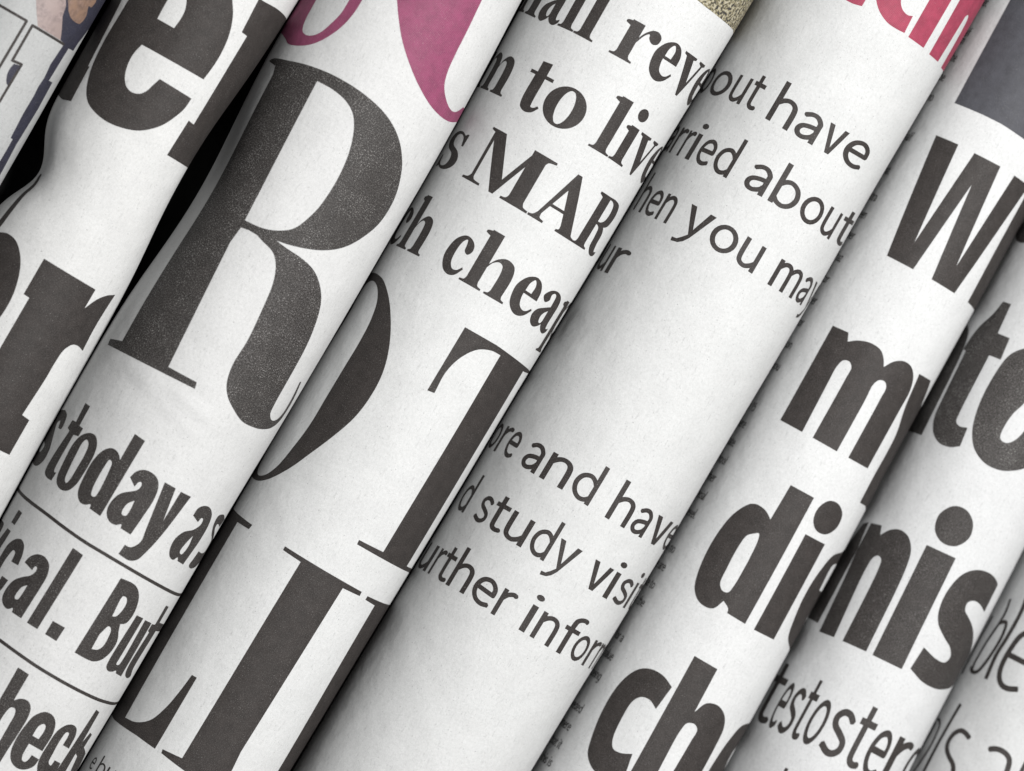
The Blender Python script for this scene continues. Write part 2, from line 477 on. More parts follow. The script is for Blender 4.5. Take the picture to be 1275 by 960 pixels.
SERIF = {
    'i': (58, stem(14, 30, 0, 100) + [[oval(30, 134, 17, 17)]]),
    'l': (58, stem(14, 30, 0, 148)),
    'r': (90, stem(14, 30, 0, 100) + [[poly('44,66 52,84~ 66,99~ 80,101~ 92,90~ 90,74~ 78,68~ 66,76~ 62,86~ 54,78~ 44,52')]]),
    'n': (122, stem(14, 30, 0, 100) + arch(44)),
    'h': (122, stem(14, 30, 0, 148) + arch(44)),
    'm': (186, stem(14, 30, 0, 100) + arch(44) + arch(108)),
    'o': (100, [[oval(50, 50, 47, 53), oval(50, 50, 17, 45)]]),
    'e': (92, [[poly('87,53 84,78~ 70,97~ 48,103~ 22,91~ 5,64~ 4,42~ 13,14~ 33,-1~ 52,-3~ 72,6~ 89,27 84,31 72,19~ 60,16~ 44,23~ 36,42~ 35,53'), poly('36,61 38,82~ 48,95~ 58,84~ 58,61')]]),
    'c': (90, [[poly('88,25 72,4~ 50,-3~ 24,5~ 6,30~ 4,54~ 14,84~ 38,102~ 62,102~ 82,90~ 86,74~ 75,62~ 61,68~ 58,82~ 52,95~ 41,86~ 35,56~ 40,27~ 54,15~ 70,17~ 83,30')]]),
    'a': (94, [[poly('6,76~ 20,96~ 46,103~ 70,94~ 78,76~ 78,22~ 82,11~ 94,15 94,8~ 82,-3~ 66,-2~ 53,8~ 49,16 49,76~ 46,92~ 38,95~ 30,88~ 32,74~ 20,64~')],
                [poly('50,62 28,51~ 9,38~ 3,20~ 11,3~ 27,-3~ 44,6~ 54,18 54,62'), poly('49,50 38,40~ 33,27~ 38,14~ 45,14~ 49,22')]]),
    'p': (116, stem(14, 30, -46, 100) + [[poly('44,82 58,98~ 76,102~ 100,86~ 109,52~ 100,14~ 78,-3~ 58,2~ 44,16 44,30 54,14~ 66,12~ 74,26~ 77,52~ 72,78~ 62,88~ 44,70')]]),
    'v': (96, [[poly('-3,100 -3,94 7,91 43,-4 52,-4 87,90 98,94 98,100 64,100 64,94 77,90 57,36 37,91 47,94 47,100')]]),
    's': (80, [[poly('70,68 71,101 65,101 60,96 44,103~ 24,100~ 8,86~ 6,68~ 18,54~ 44,42~ 50,28~ 46,12~ 34,5~ 18,10~ 10,32 5,32 4,-2 10,-2 15,3 34,-3~ 58,1~ 73,16~ 74,36~ 62,52~ 34,65~ 27,78~ 32,92~ 44,96~ 56,90~ 64,68')]]),
    't': (72, [[poly('20,90 20,22~ 26,4~ 42,-3~ 60,2~ 73,19 68,23 60,15~ 52,14~ 50,24~ 50,90 72,90 72,99 50,99 50,131 22,128 22,99 3,99 3,90')]]),
    'M': (168, [[poly('4,145 42,145 86,34 79,0 70,0 14,136 4,139')], [poly('72,0 80,0 128,145 117,145 75,18')], [box(112, 0, 146, 145)],
                [poly('112,145 166,145 166,139 150,134~ 146,126 112,126')], [poly('97,0 97,6 108,9~ 112,18 146,18 150,9~ 162,6 162,0')],
                [poly('14,134 22,134 22,16 26,9~ 44,6 44,0 -6,0 -6,6 8,9~ 14,18')]]),
    'A': (134, [[poly('54,149 67,149 121,18~ 126,9~ 136,6 136,0 76,0 76,6 84,9~ 84,18 50,112')], [poly('54,149 60,120 24,20 26,9~ 38,6 38,0 -4,0 -4,6 6,9~ 14,20')], [box(30, 46, 78, 54)]]),
    'R': (124, stem(14, 32, 0, 145, 13, 0) + [[poly('1,145 1,139 14,134 14,145')], [poly('40,145 70,145~ 98,137~ 110,110~ 100,80~ 72,70~ 40,70 40,78 58,79~ 71,88~ 76,108~ 70,130~ 56,138~ 40,138')],
                                       [poly('50,74 78,74~ 94,58~ 98,26~ 106,9~ 120,12 118,2~ 104,-4~ 84,0~ 71,14~ 67,44~ 62,64~ 50,70')]]),
}
SKEL = {   # centre lines
    'a': (80, ['12,81 30,92~ 48,91~ 62,76~ 63,60~ 63,0', '63,54 42,52~ 20,44~ 12,27~ 19,12~ 35,9~ 54,20~ 63,36']),
    'b': (90, ['14,148 14,0', '14,70 28,86~ 46,92~ 68,79~ 77,50~ 68,22~ 48,8~ 28,12~ 14,26']),
    'd': (92, ['76,148 76,0', '76,70 62,86~ 44,92~ 22,79~ 13,50~ 22,22~ 42,8~ 62,12~ 76,26']),
    'e': (86, ['15,53 74,53 72,74~ 60,88~ 44,92~ 24,82~ 13,58~ 15,32~ 30,13~ 52,8~ 74,16']),
    'f': (52, ['26,0 26,108~ 33,132~ 50,141~ 64,138', '5,92 56,92']),
    'g': (92, ['76,100 76,0~ 66,-28~ 42,-37~ 18,-30', '76,70 62,86~ 44,92~ 22,79~ 13,50~ 22,22~ 42,8~ 62,12~ 76,26']),
    'h': (84, ['14,148 14,0', '14,68 30,86~ 47,92~ 63,84~ 69,62~ 69,0']),
    'i': (30, ['14,100 14,0', 'o14,130']),
    'l': (30, ['14,148 14,0']),
    'c': (74, ['66,80 50,91~ 36,89~ 18,74~ 13,50~ 18,24~ 36,9~ 52,9~ 68,20']),
    'p': (90, ['14,100 14,-44', '14,70 28,86~ 46,92~ 68,79~ 77,50~ 68,22~ 48,8~ 28,12~ 14,26']),
    'w': (112, ['4,100 30,4 56,92 82,4 108,100']), 'x': (74, ['6,100 66,0', '66,100 6,0']),
    'm': (124, ['14,100 14,0', '14,70 28,87~ 42,92~ 56,84~ 61,62~ 61,0', '61,70 76,87~ 90,92~ 104,84~ 109,62~ 109,0']),
    'n': (84, ['14,100 14,0', '14,68 30,86~ 47,92~ 63,84~ 69,62~ 69,0']),
    'o': (94, ['@47,50,34,42']),
    'r': (56, ['14,100 14,0', '14,64 26,83~ 42,93~ 54,91~']),
    's': (72, ['62,80 46,91~ 28,90~ 16,76~ 22,60~ 42,50~ 60,39~ 63,23~ 52,11~ 34,8~ 10,18']),
    't': (56, ['24,126 24,34~ 28,14~ 40,8~ 54,11', '4,92 54,92']),
    'u': (84, ['14,100 14,36~ 20,15~ 38,8~ 56,18~ 69,34', '69,100 69,0']),
    'v': (78, ['V']), 'y': (80, ['Y']), 'z': (70, ['8,92 60,92 10,8 64,8']),
    '1': (60, ['14,110 36,128 36,0']), '5': (80, ['66,130 24,130 20,78 46,84~ 68,66~ 66,26~ 44,8~ 14,14']), '.': (30, ['14,18 14,0']),
}
def stroke(pts, w):
    """centre line -> pieces that join into one line of even width"""
    out = []
    n = len(pts)
    for i in range(n - 1):
        (ax, ay), (bx, by) = pts[i][:2], pts[i + 1][:2]
        l = math.hypot(bx - ax, by - ay)
        if l < 1e-6: continue
        nx, ny = -(by - ay) / l * w / 2, (bx - ax) / l * w / 2
        out.append([[(ax + nx, ay + ny), (bx + nx, by + ny), (bx - nx, by - ny), (ax - nx, ay - ny)]])
        if i < n - 2: out.append([[(bx + math.cos(q * math.pi / 4 + .3) * w / 2, by + math.sin(q * math.pi / 4 + .3) * w / 2) for q in range(8)]])
    return out
def open_line(pts, step=5):
    ext = [(2 * pts[0][0] - pts[1][0], 2 * pts[0][1] - pts[1][1], 0)] + pts + [(2 * pts[-1][0] - pts[-2][0], 2 * pts[-1][1] - pts[-2][1], 0)]
    out = []
    for i in range(1, len(ext) - 2):
        p0, p1, p2, p3 = ext[i - 1:i + 3]
        out.append(p1[:2])
        if p1[2] or p2[2]:
            a = p0 if p1[2] else (2 * p1[0] - p2[0], 2 * p1[1] - p2[1])
            d = p3 if p2[2] else (2 * p2[0] - p1[0], 2 * p2[1] - p1[1])
            for j in range(1, step):
                t = j / step
                out.append(tuple(.5 * (2 * p1[c] + (p2[c] - a[c]) * t + (2 * a[c] - 5 * p1[c] + 4 * p2[c] - d[c]) * t * t + (3 * p1[c] - a[c] - 3 * p2[c] + d[c]) * t ** 3) for c in (0, 1)))
    out.append(pts[-1][:2])
    return out
def skeleton(ch, w, xs):
    """outlines of one light letter, its centre lines squeezed by xs before the pen width is applied"""
    adv, parts = SKEL[ch]
    comps = []
    for s in parts:
        if s[0] == 'o':
            x, y = map(float, s[1:].split(','))
            comps.append([[(p[0], p[1]) for p in oval(x * xs, y, w * .68, w * .68, 10)]])
        elif s[0] == '@':
            cx, cy, rx, ry = map(float, s[1:].split(','))
            comps.append([[(p[0], p[1]) for p in oval(cx * xs, cy, rx * xs + w / 2, ry + w / 2 - 1, 22)], [(p[0], p[1]) for p in oval(cx * xs, cy, rx * xs - w / 2, ry - w / 2 - 1, 22)]])
        elif s == 'V':
            h = w * .56
            comps.append([[(2 * xs, 100), (2 * xs + 2 * h, 100), (39 * xs, 24), (76 * xs - 2 * h, 100), (76 * xs, 100), (39 * xs + h * .9, 0), (39 * xs - h * .9, 0)]])
        elif s == 'Y':
            h = w * .56
            comps.append([[(2 * xs, 100), (2 * xs + 2 * h, 100), (42 * xs, 24), (80 * xs - 2 * h, 100), (80 * xs, 100), (42 * xs + h * .3, -6), (34 * xs, -26), (22 * xs, -38), (2 * xs, -44), (0, -44 + w * .9), (14 * xs, -28), (24 * xs, -16), (39 * xs - h * .3, 2)]])
        else:
            comps += stroke(open_line([(p[0] * xs, p[1], p[2]) for p in poly(s)]), w)
    return adv * xs, comps

def word(k, mat, text, style, size, anchors, name='letter', joined=False):
    """set a word on roll k; anchors = {letter index: (u, v)} of points on its base line"""
    style, w, xs = style
    advs = []
    for ch in text:
        if ch == ' ': advs.append(46 * (xs if style != 'serif' else 1) * size / 100)
        elif style == 'serif': advs.append(SERIF[ch][0] * size / 100)
        else: advs.append((SKEL[ch][0] * xs + w * .15) * size / 100)
    cum = [0]
    for a in advs: cum.append(cum[-1] + a)
    ks = sorted(anchors)
    def at(c):   # natural position -> (u, v), piecewise between the anchors
        seg = 0
        while seg < len(ks) - 2 and c > cum[ks[seg + 1]]: seg += 1
        if len(ks) == 1:
            return anchors[ks[0]][0] + c - cum[ks[0]], anchors[ks[0]][1]
        a, b_ = ks[seg], ks[seg + 1]
        t = (c - cum[a]) / (cum[b_] - cum[a])
        if seg == 0 and t < 0 or t > 1:
            e = a if t < 0 else b_
            return anchors[e][0] + (c - cum[e]), anchors[e][1]
        return tuple(anchors[a][i] + (anchors[b_][i] - anchors[a][i]) * t for i in (0, 1))
    comps_all = []
    for i, ch in enumerate(text):
        if ch == ' ': continue
        if style == 'serif': comps = [[expand(pl) for pl in c] for c in SERIF[ch][1]]
        else: comps = skeleton(ch, w, xs)[1]
        out = []
        for c in comps:
            nc = []
            for pl in c:
                q = []
                for p_ in pl:
                    u, v = at(cum[i] + p_[0] * size / 100)
                    q.append((u, v + p_[1] * size / 100))
                nc.append(q)
            out.append(nc)
        if joined: comps_all += out
        else: ink_mesh(name, k, out, MAT[mat], roots[k])
    if joined: ink_mesh(name, k, comps_all, MAT[mat], roots[k])
# ---------------------------------------------------------------- what is printed on each roll
PRINTS = [
    ('letter', 1, 'ink', [['16.2,235.4 27.2,219.1~ 35.5,197.4~ 38.9,172.9~ 38.3,153.9~ 35.8,135.0 -53.1,134.0 -56.5,119.9~ -56.1,105.2~ -51.0,89.9~ -43.6,81.2~ -34.8,78.2~ -25.0,81.0~ -19.0,88.2~ -15.7,98.6~ -12.3,108.8 34.6,107.7 33.4,93.3~ 27.2,77.0~ 18.5,61.8~ 7.9,50.3~ -5.4,40.8~ -24.3,34.5~ -42.1,32.3~ -62.2,34.9~ -79.6,41.8~ -91.5,53.8~ -102.3,76.0~ -107.1,98.7~ -108.4,124.5~ -106.9,154.7~ -106.0,173.7~ -101.6,208.6~ -80.1,246.6~ -49.8,264.9~ -14.4,262.4~ 7.7,245.4~', '-52.4,170.5 -28.3,170.5 -26.8,185.9~ -28.5,199.1~ -36.4,212.6~ -47.0,216.1~ -52.3,204.0~ -53.0,186.9~']]),
    ('letter', 1, 'ink', [['45.6,264.9 49.2,208.1 59.5,207.4 56.9,82.0 47.1,83.2 45.1,33.8 121.9,33.0 140.4,26.2 169.0,185.5 162.5,239.6 129.2,252.6 81.8,255.2~ 49.4,254.1~ 36.7,256.1']]),
    ('letter', 1, 'ink', [['-121.4,178.0 -118.4,161.8 -111.7,79.9 -108.4,79.9 -106.3,32.3 -127.9,29.1 -196.6,34.6 -195.7,67.3 -194.0,86.2 -194.0,185.6']]),
    ('letter', 1, 'ink', [['-100.6,-148.4 -86.2,-144.9~ -69.2,-147.4~ -55.1,-158.3~ -44.9,-174.2~ -36.8,-201.1~ -35.4,-224.9~ -37.4,-245.0~ -41.0,-278.2 -70.4,-282.4 -116.9,-211.4 -124.9,-157.1~']]),
    ('letter', 1, 'ink', [['-25.1,-148.7 54.3,-151.1 53.9,-177.1 64.4,-161.1~ 77.3,-151.2~ 94.6,-145.6 91.5,-166.5~ 89.7,-194.8~ 91.7,-225.0 77.4,-221.9~ 66.4,-223.5~ 57.9,-233.7~ 55.2,-253.4~ 54.7,-275.3~ 50.4,-327.2 64.7,-329.0 64.0,-377.6 -26.8,-377.9 -27.9,-341.1 -17.8,-341.3 -16.8,-198.7 -25.2,-198.2']]),
    ('letter', 2, 'pink', [['-240.9,272.5 -240.9,271.9 -235.3,239.3 -181.5,233.8~ -159.5,229.7~ -146.2,225.7~ -126.3,228.3~ -108.6,236.0~ -97.4,245.9~ -86.4,262.2~ -79.5,278.9~ -76.0,297.1~ -75.4,314.4~ -75.4,320.7~ -84.0,342.2 -96.4,336.6 -90.5,313.6 -91.0,307.0~ -91.6,288.0~ -96.0,272.7~ -102.7,256.9~ -110.3,249.0~ -120.2,245.1~ -130.2,246.3~ -135.5,251.7~ -139.2,263.5~ -140.2,277.2~ -140.9,288.8~ -141.8,295.0 -148.7,319.3 -240.9,298.3']]),
    ('letter', 2, 'pink', [['-59.6,367.6 -39.5,338.1~ -26.2,318.7~ -8.0,295.8~ 14.4,275.3~ 38.7,258.5~ 65.4,246.6~ 89.5,242.0~ 113.7,242.0~ 141.6,246.8~ 166.3,252.9~ 162.6,266.1~ 140.8,267.8 120.0,256.6~ 104.7,255.8~ 86.0,263.1~ 71.7,275.7~ 65.3,292.1~ 62.9,314.4~ 61.4,350.8~ 59.0,388.6~ 58.6,399.5 57.2,432.3']]),
    ('letter', 2, 'worn', [['-173.0,196.6 -163.6,201.3~ -125.4,207.5~ -94.7,213.4~ -60.6,217.5~ -27.0,217.3~ 0.9,213.3~ 24.2,206.3~ 46.6,194.1~ 64.7,178.7~ 80.6,159.3~ 95.9,125.4~ 94.7,92.7~ 79.1,64.1~ 60.1,42.7~ 35.6,26.8~ 3.9,14.8~ -23.7,8.7 -20.0,10.2 -3.3,8.1~ 19.6,6.5~ 39.8,1.5~ 56.8,-9.3~ 72.4,-26.3~ 82.4,-48.3~ 90.3,-83.5~ 94.1,-166.8~ 96.5,-177.4~ 107.4,-183.6~ 120.1,-179.8~ 126.7,-170.2~ 127.1,-151.4~ 121.1,-125.9 125.5,-125.1 135.8,-152.3~ 133.3,-178.3~ 119.9,-191.2~ 101.6,-197.9~ 80.4,-201.4~ 59.0,-201.1~ 39.8,-192.9~ 25.0,-182.6~ 16.1,-169.5~ 11.1,-146.5~ 11.9,-112.2~ 8.4,-70.5~ 3.9,-37.3~ -4.2,-16.2~ -14.8,-4.6~ -32.2,1.0~ -41.0,4.0 -52.3,4.2 -62.5,2.2 -64.8,-19.7 -53.1,-187.4 -15.1,-186.3 -13.2,-194.4 -154.0,-203.1 -156.6,-195.3 -129.6,-189.6 -136.9,-47.7 -141.2,183.5 -146.7,194.5', '-72.5,201.8 -51.4,202.0~ -33.0,198.8~ -18.7,191.5~ -9.5,181.0~ -1.3,163.4~ 4.4,142.5~ 7.5,118.0~ 7.7,91.9~ 5.4,68.9~ 0.3,50.1~ -5.1,36.9~ -11.5,29.0~ -27.5,18.7~ -43.1,14.0~ -62.7,12.2']]),
    ('letter', 2, 'mid', [['-170.2,-299.2 -156.6,-303.5~ -152.5,-320.6~ -162.0,-321.9 -167.6,-313.5~ -174.5,-317.9~ -167.6,-329.0~ -160.5,-338.4~ -154.1,-350.5~ -154.3,-366.0~ -163.9,-375.3~ -185.8,-376.5~ -211.0,-366.3~ -198.4,-356.7 -179.9,-359.9~ -176.5,-350.8~ -206.7,-343.5~ -232.4,-333.2~ -226.6,-314.3~ -193.4,-303.9~']]),
    ('letter', 2, 'mid', [['-131.7,-277.4 -121.1,-277.6 -120.8,-304.7 -113.2,-304.9 -113.6,-316.1 -122.5,-318.0 -122.4,-367.0~ -120.6,-369.0 -117.0,-368.0 -118.0,-379.6 -129.0,-379.5~ -137.1,-375.6~ -139.4,-365.2~ -133.2,-316.7 -139.4,-314.8 -138.5,-303.8 -130.1,-302.9']]),
    ('letter', 2, 'mid', [['-100.8,-305.2~ -90.9,-304.4~ -82.9,-312.9~ -79.6,-326.5~ -79.6,-348.9~ -81.7,-368.3~ -87.9,-379.1~ -98.0,-382.3~ -107.6,-378.6~ -112.5,-371.0~ -115.1,-349.8~ -115.5,-329.0~ -111.0,-314.3~', '-99.4,-313.8~ -94.1,-317.3~ -91.4,-331.3~ -91.7,-348.3~ -92.7,-367.0~ -95.1,-372.2~ -99.2,-368.9~ -101.6,-354.6~ -102.8,-334.2~ -102.7,-318.8~']]),
    ('letter', 2, 'mid', [['-47.7,-277.6 -33.2,-278.9 -35.2,-384.8 -51.0,-383.4 -52.4,-378.5~ -58.7,-382.7~ -65.2,-383.0~ -71.6,-378.2~ -75.5,-370.5~ -77.6,-352.1~ -77.5,-332.3~ -72.8,-315.8~ -65.1,-307.3~ -57.4,-306.3~ -51.6,-309.4~ -47.9,-314.2', '-59.0,-320.1~ -54.9,-321.6~ -53.2,-329.9~ -51.9,-344.6~ -51.4,-360.3~ -52.7,-368.1~ -57.1,-368.6~ -59.9,-360.9~ -60.9,-344.2~ -60.5,-329.9~']]),
    ('letter', 2, 'mid', [['-17.0,-333.4 -27.4,-326.0 -24.5,-316.5~ -18.4,-310.3~ -8.8,-308.1~ 1.0,-310.9~ 7.3,-318.7~ 10.6,-335.2~ 9.3,-359.8~ 7.1,-386.4 -7.3,-385.4 -8.6,-380.6~ -13.9,-384.8~ -21.9,-385.2~ -28.8,-380.2~ -32.5,-371.2~ -31.6,-358.0~ -27.3,-348.4~ -18.2,-340.3~ -12.4,-334.9~ -10.8,-327.5~ -13.4,-324.3~ -16.0,-326.9~', '-8.9,-348.1 -14.2,-354.8~ -15.8,-364.2~ -14.3,-369.8~ -9.3,-369.4~ -8.0,-361.1~']]),
    ('letter', 2, 'mid', [['11.5,-310.7 27.0,-310.9 34.3,-353.1 35.1,-311.6 50.8,-311.4 42.1,-370.1~ 35.0,-398.1~ 30.1,-409.8~ 21.4,-414.9~ 6.0,-413.8 7.3,-400.4 14.2,-400.1~ 20.3,-393.5~ 22.7,-386.6~ 20.7,-373.5']]),
    ('letter', 2, 'mid', [['82.2,-335.7 68.5,-330.8 69.5,-320.5~ 75.8,-314.6~ 87.4,-313.2~ 99.5,-320.0~ 105.9,-333.0~ 106.8,-355.2~ 100.5,-390.9 85.5,-389.4 82.6,-385.1~ 77.8,-390.3~ 69.5,-388.8~ 63.6,-381.0~ 61.9,-367.4~ 68.4,-354.2~ 82.0,-346.2~ 89.6,-336.9~ 88.0,-329.4~ 83.6,-329.5~', '87.5,-353.2 82.3,-366.1~ 80.7,-378.0~ 86.0,-380.2~ 90.1,-368.8~']]),
    ('letter', 2, 'mid', [['130.2,-314.9~ 116.3,-319.0~ 118.0,-330.8~ 128.8,-342.4~ 148.1,-352.9~ 150.0,-365.8~ 136.3,-369.8~ 120.3,-368.5 117.6,-380.4~ 115.5,-388.7~ 123.4,-392.2~ 142.3,-389.2~ 165.9,-374.6~ 166.5,-357.3~ 143.0,-343.0~ 129.0,-333.8~ 129.0,-328.9~ 148.8,-331.8 155.6,-321.5']]),
    ('letter', 2, 'mid', [['-241.9,-457.5 -213.8,-458.7~ -184.2,-456.9~ -168.3,-458.6~ -165.5,-466.4~ -169.1,-479.0 -194.7,-490.2']]),
    ('letter', 2, 'mid', [['-148.8,-432.2 -137.8,-432.9 -139.4,-450.4 -150.4,-450.1']]),
    ('letter', 2, 'mid', [['-151.4,-458.9 -140.2,-459.2 -144.2,-505.4 -164.5,-505.6']]),
    ('letter', 2, 'mid', [['-97.1,-488.2 -99.4,-474.1~ -104.5,-463.9~ -112.6,-459.7~ -121.4,-462.2~ -130.5,-472.4~ -132.7,-487.1~ -131.3,-508.9~ -123.3,-524.6~ -109.2,-532.0~ -102.5,-527.2~ -98.8,-509.9 -111.1,-509.5 -111.7,-516.2~ -116.1,-516.1~ -120.6,-506.4~ -119.4,-483.6~ -116.3,-475.8~ -111.7,-477.3~ -109.9,-488.8']]),
    ('letter', 2, 'mid', [['-76.1,-483.6 -91.0,-480.4 -88.1,-470.9~ -80.4,-463.5~ -69.3,-461.9~ -60.5,-466.8~ -55.5,-478.7~ -55.3,-495.5~ -56.0,-512.8~ -57.1,-540.3 -71.7,-539.8 -73.1,-534.8~ -78.7,-539.5~ -86.8,-538.1~ -93.5,-531.5~ -95.2,-519.3~ -91.8,-506.3~ -83.0,-496.7~ -74.8,-490.3~ -71.2,-483.0~ -72.1,-477.6~ -75.3,-477.7~', '-71.5,-502.0 -76.7,-507.7~ -78.9,-518.4~ -77.8,-523.7~ -73.6,-523.3~ -71.8,-513.4~']]),
    ('letter', 2, 'mid', [['-44.9,-434.6 -29.9,-436.0 -33.2,-541.4 -48.2,-541.1']]),
    ('letter', 2, 'mid', [['-22.0,-523.3 -5.3,-523.4 -6.2,-542.7 -22.2,-541.9']]),
    ('letter', 2, 'mid', [['23.8,-438.4 39.1,-437.4~ 48.8,-439.5~ 57.9,-447.5~ 64.0,-461.2~ 65.2,-475.7~ 62.0,-485.3~ 55.1,-489.1 58.3,-497.4~ 63.3,-506.2~ 65.3,-516.2~ 62.9,-529.4~ 56.9,-539.1~ 49.1,-544.1~ 38.0,-545.3~ 20.3,-544.5', '38.6,-456.8~ 44.0,-456.9~ 47.6,-463.4~ 46.6,-476.6~ 43.7,-483.1~ 39.2,-484.5', '42.2,-497.2~ 47.2,-499.7~ 49.7,-510.4~ 49.4,-522.7~ 45.1,-529.0~ 37.3,-531.4 36.8,-510.7']]),
    ('letter', 2, 'mid', [['71.0,-470.5 84.4,-471.1 83.3,-529.7~ 83.4,-536.1~ 88.5,-535.7~ 90.1,-530.1~ 89.3,-472.1 105.7,-472.9 106.7,-548.3 92.0,-546.8 89.9,-543.5~ 83.7,-546.7~ 75.9,-547.5~ 70.1,-543.4~ 68.6,-535.3~']]),
    ('letter', 2, 'mid', [['116.7,-446.2 127.6,-446.8 127.2,-469.4 173.5,-472.0 174.8,-481.6 131.1,-481.0 128.7,-535.1~ 135.8,-545.6~ 127.9,-548.5~ 115.1,-544.9~ 110.3,-534.8~ 112.6,-485.0 107.8,-483.6 108.1,-473.9 116.6,-473.3']]),
    ('letter', 2, 'mid', [['-30.0,-593.0 -14.3,-594.2 -14.3,-630.3 -7.8,-624.3~ 0.8,-622.8~ 7.3,-627.4~ 10.9,-638.2~ 9.7,-694.1 9.5,-704.8 -4.0,-703.4 -4.4,-659.1~ -4.9,-644.5~ -7.8,-638.7~ -12.7,-639.3~ -15.4,-647.2~ -15.9,-697.3 -29.1,-696.3']]),
    ('letter', 2, 'mid', [['26.7,-625.0~ 37.5,-624.9~ 46.1,-631.3~ 51.3,-645.2~ 50.8,-669.9 29.4,-668.4 29.8,-684.2~ 32.2,-690.0~ 37.2,-690.7~ 39.8,-685.7~ 40.4,-679.5 52.8,-680.9 51.3,-690.7~ 43.5,-698.7~ 32.7,-701.7~ 21.5,-697.8~ 14.8,-688.3~ 11.9,-670.7~ 13.4,-649.7~ 17.2,-634.5~', '33.2,-639.0~ 36.8,-640.6~ 38.4,-647.3~ 37.4,-658.4 28.0,-657.8 28.9,-643.7~']]),
    ('letter', 2, 'mid', [['71.2,-625.5~ 80.1,-627.6~ 86.0,-636.4~ 88.0,-654.8 74.6,-653.4 74.7,-642.7~ 73.6,-637.0~ 68.8,-637.0~ 66.5,-648.4~ 67.1,-667.4~ 68.5,-679.4~ 74.4,-682.4~ 76.0,-674.4 88.7,-675.6 89.3,-687.2~ 83.8,-699.2~ 71.5,-702.4~ 59.7,-695.5~ 53.4,-682.8~ 52.7,-661.8~ 54.9,-639.6~ 62.7,-628.7~']]),
    ('letter', 2, 'mid', [['95.8,-597.5 105.4,-599.4 107.3,-641.9 112.9,-627.7 120.7,-629.6 119.5,-648.1 140.1,-656.2 159.5,-685.5 122.8,-686.8 115.5,-661.4 107.3,-658.1 108.9,-690.3 89.3,-687.2']]),
    ('letter', 3, 'ink', [['-244.0,34.9 -204.8,33.8 -165.0,36.6~ -141.0,33.2~ -115.5,18.0~ -94.5,-5.1~ -77.8,-33.2~ -67.5,-64.2~ -65.2,-95.4~ -69.3,-130.0~ -82.3,-165.3~ -98.6,-197.7~ -114.8,-225.6~ -137.8,-249.6~ -161.1,-259.7~ -204.9,-260.9 -243.0,-251.5 -244.0,15.4', '-170.9,26.0~ -148.8,23.6~ -132.3,9.5~ -123.5,-13.8~ -120.3,-45.1~ -121.0,-86.0~ -121.9,-126.9~ -122.7,-167.9~ -128.7,-202.9~ -136.2,-230.2~ -149.3,-246.9~ -168.0,-253.7~ -183.8,-249.1~ -200.7,-216.2~ -193.9,-111.1~ -184.2,-23.4~ -191.0,13.1~']]),
    ('letter', 3, 'ink', [['-6.9,33.4 42.8,33.6 69.8,31.6 110.7,28.7 163.0,26.0 192.4,18.4 192.4,-0.2 165.2,20.7~ 115.5,22.3 117.6,-260.4 152.2,-261.6 194.5,-262.2 194.5,-272.6 145.9,-267.1 16.5,-263.9 15.7,-257.9 55.7,-257.1 55.4,25.1 39.6,24.4~ 21.7,16.5~ 7.8,-2.7~ 1.3,-26.5~ 2.3,-55.6 -7.4,-56.9']]),
    ('letter', 3, 'ink', [['-197.0,-306.8 -120.1,-308.9 -121.5,-315.6 -150.9,-316.4 -145.8,-595.5 -120.3,-591.1~ -101.5,-578.5~ -91.3,-557.0~ -85.1,-529.4~ -81.8,-504.2 -74.0,-503.9 -74.3,-605.4 -108.6,-604.5 -174.4,-607.3 -243.0,-603.6 -244.0,-582.1 -242.0,-334.8 -242.0,-310.1']]),
    ('letter', 3, 'ink', [['-61.9,-309.8 59.3,-313.0 59.7,-318.9 30.8,-319.7 24.2,-556.0 29.4,-609.8 67.4,-614.0 67.8,-620.1 -63.8,-605.7 -64.9,-600.6 -37.1,-597.8 -35.2,-381.9 -34.4,-316.6 -61.7,-315.0']]),
    ('letter', 3, 'ink', [['72.1,-314.6 157.2,-314.4 194.5,-312.5 194.5,-333.0 192.4,-603.7 108.3,-628.5 98.4,-559.5 95.9,-321.5 72.0,-319.9']]),
    ('letter', 4, 'red', [['-64.2,620.6 -59.2,619.1 -50.6,619.3~ -38.5,622.0 -38.4,631.0 -39.4,635.9 -57.6,631.3']]),
    ('letter', 4, 'red', [['-32.2,645.4 -24.8,635.1~ -14.6,626.6~ 0.5,620.5~ 14.6,619.9~ 26.8,621.0 25.3,644.5 18.6,642.0~ 9.8,643.8~ 3.5,648.7~ -3.7,661.7']]),
    ('letter', 4, 'red', [['34.4,683.3 34.4,619.6 64.4,619.3 65.1,697.6']]),
    ('letter', 4, 'red', [['78.4,705.7 79.5,617.4 106.7,617.2 109.8,676.0~ 110.8,684.9~ 115.6,688.0~ 121.2,683.4~ 127.3,615.1 153.8,615.8 202.6,616.4 202.6,716.0 159.4,726.6']]),
    ('printed_photo', 3, 'gravel', [['15.1,555.7 29.2,523.3 51.8,521.5 82.9,520.9 135.6,521.2 192.4,510.8 193.5,577.0 73.6,594.6']]),
    ('printed_block', 5, 'slate', [['-97.8,813.1 -101.3,745.8 -96.0,591.6 -48.4,594.7 -19.6,595.9 19.1,594.3 66.3,592.7 160.5,582.8 158.7,788.0']]),
    ('letter', 5, 'ink', [['-96.2,544.7 -59.2,546.7 -45.5,411.1 -33.6,547.0 8.0,549.1 23.0,411.9 34.8,549.2 57.3,549.0 98.8,552.2 68.8,538.4 41.8,381.5 -0.1,381.2 -15.2,510.5 -29.2,380.3 -70.0,379.4']]),
    ('letter', 5, 'ink', [['75.5,537.3 76.0,382.0 97.6,380.8 159.6,377.7 161.4,501.5 160.5,575.7 93.5,575.6']]),
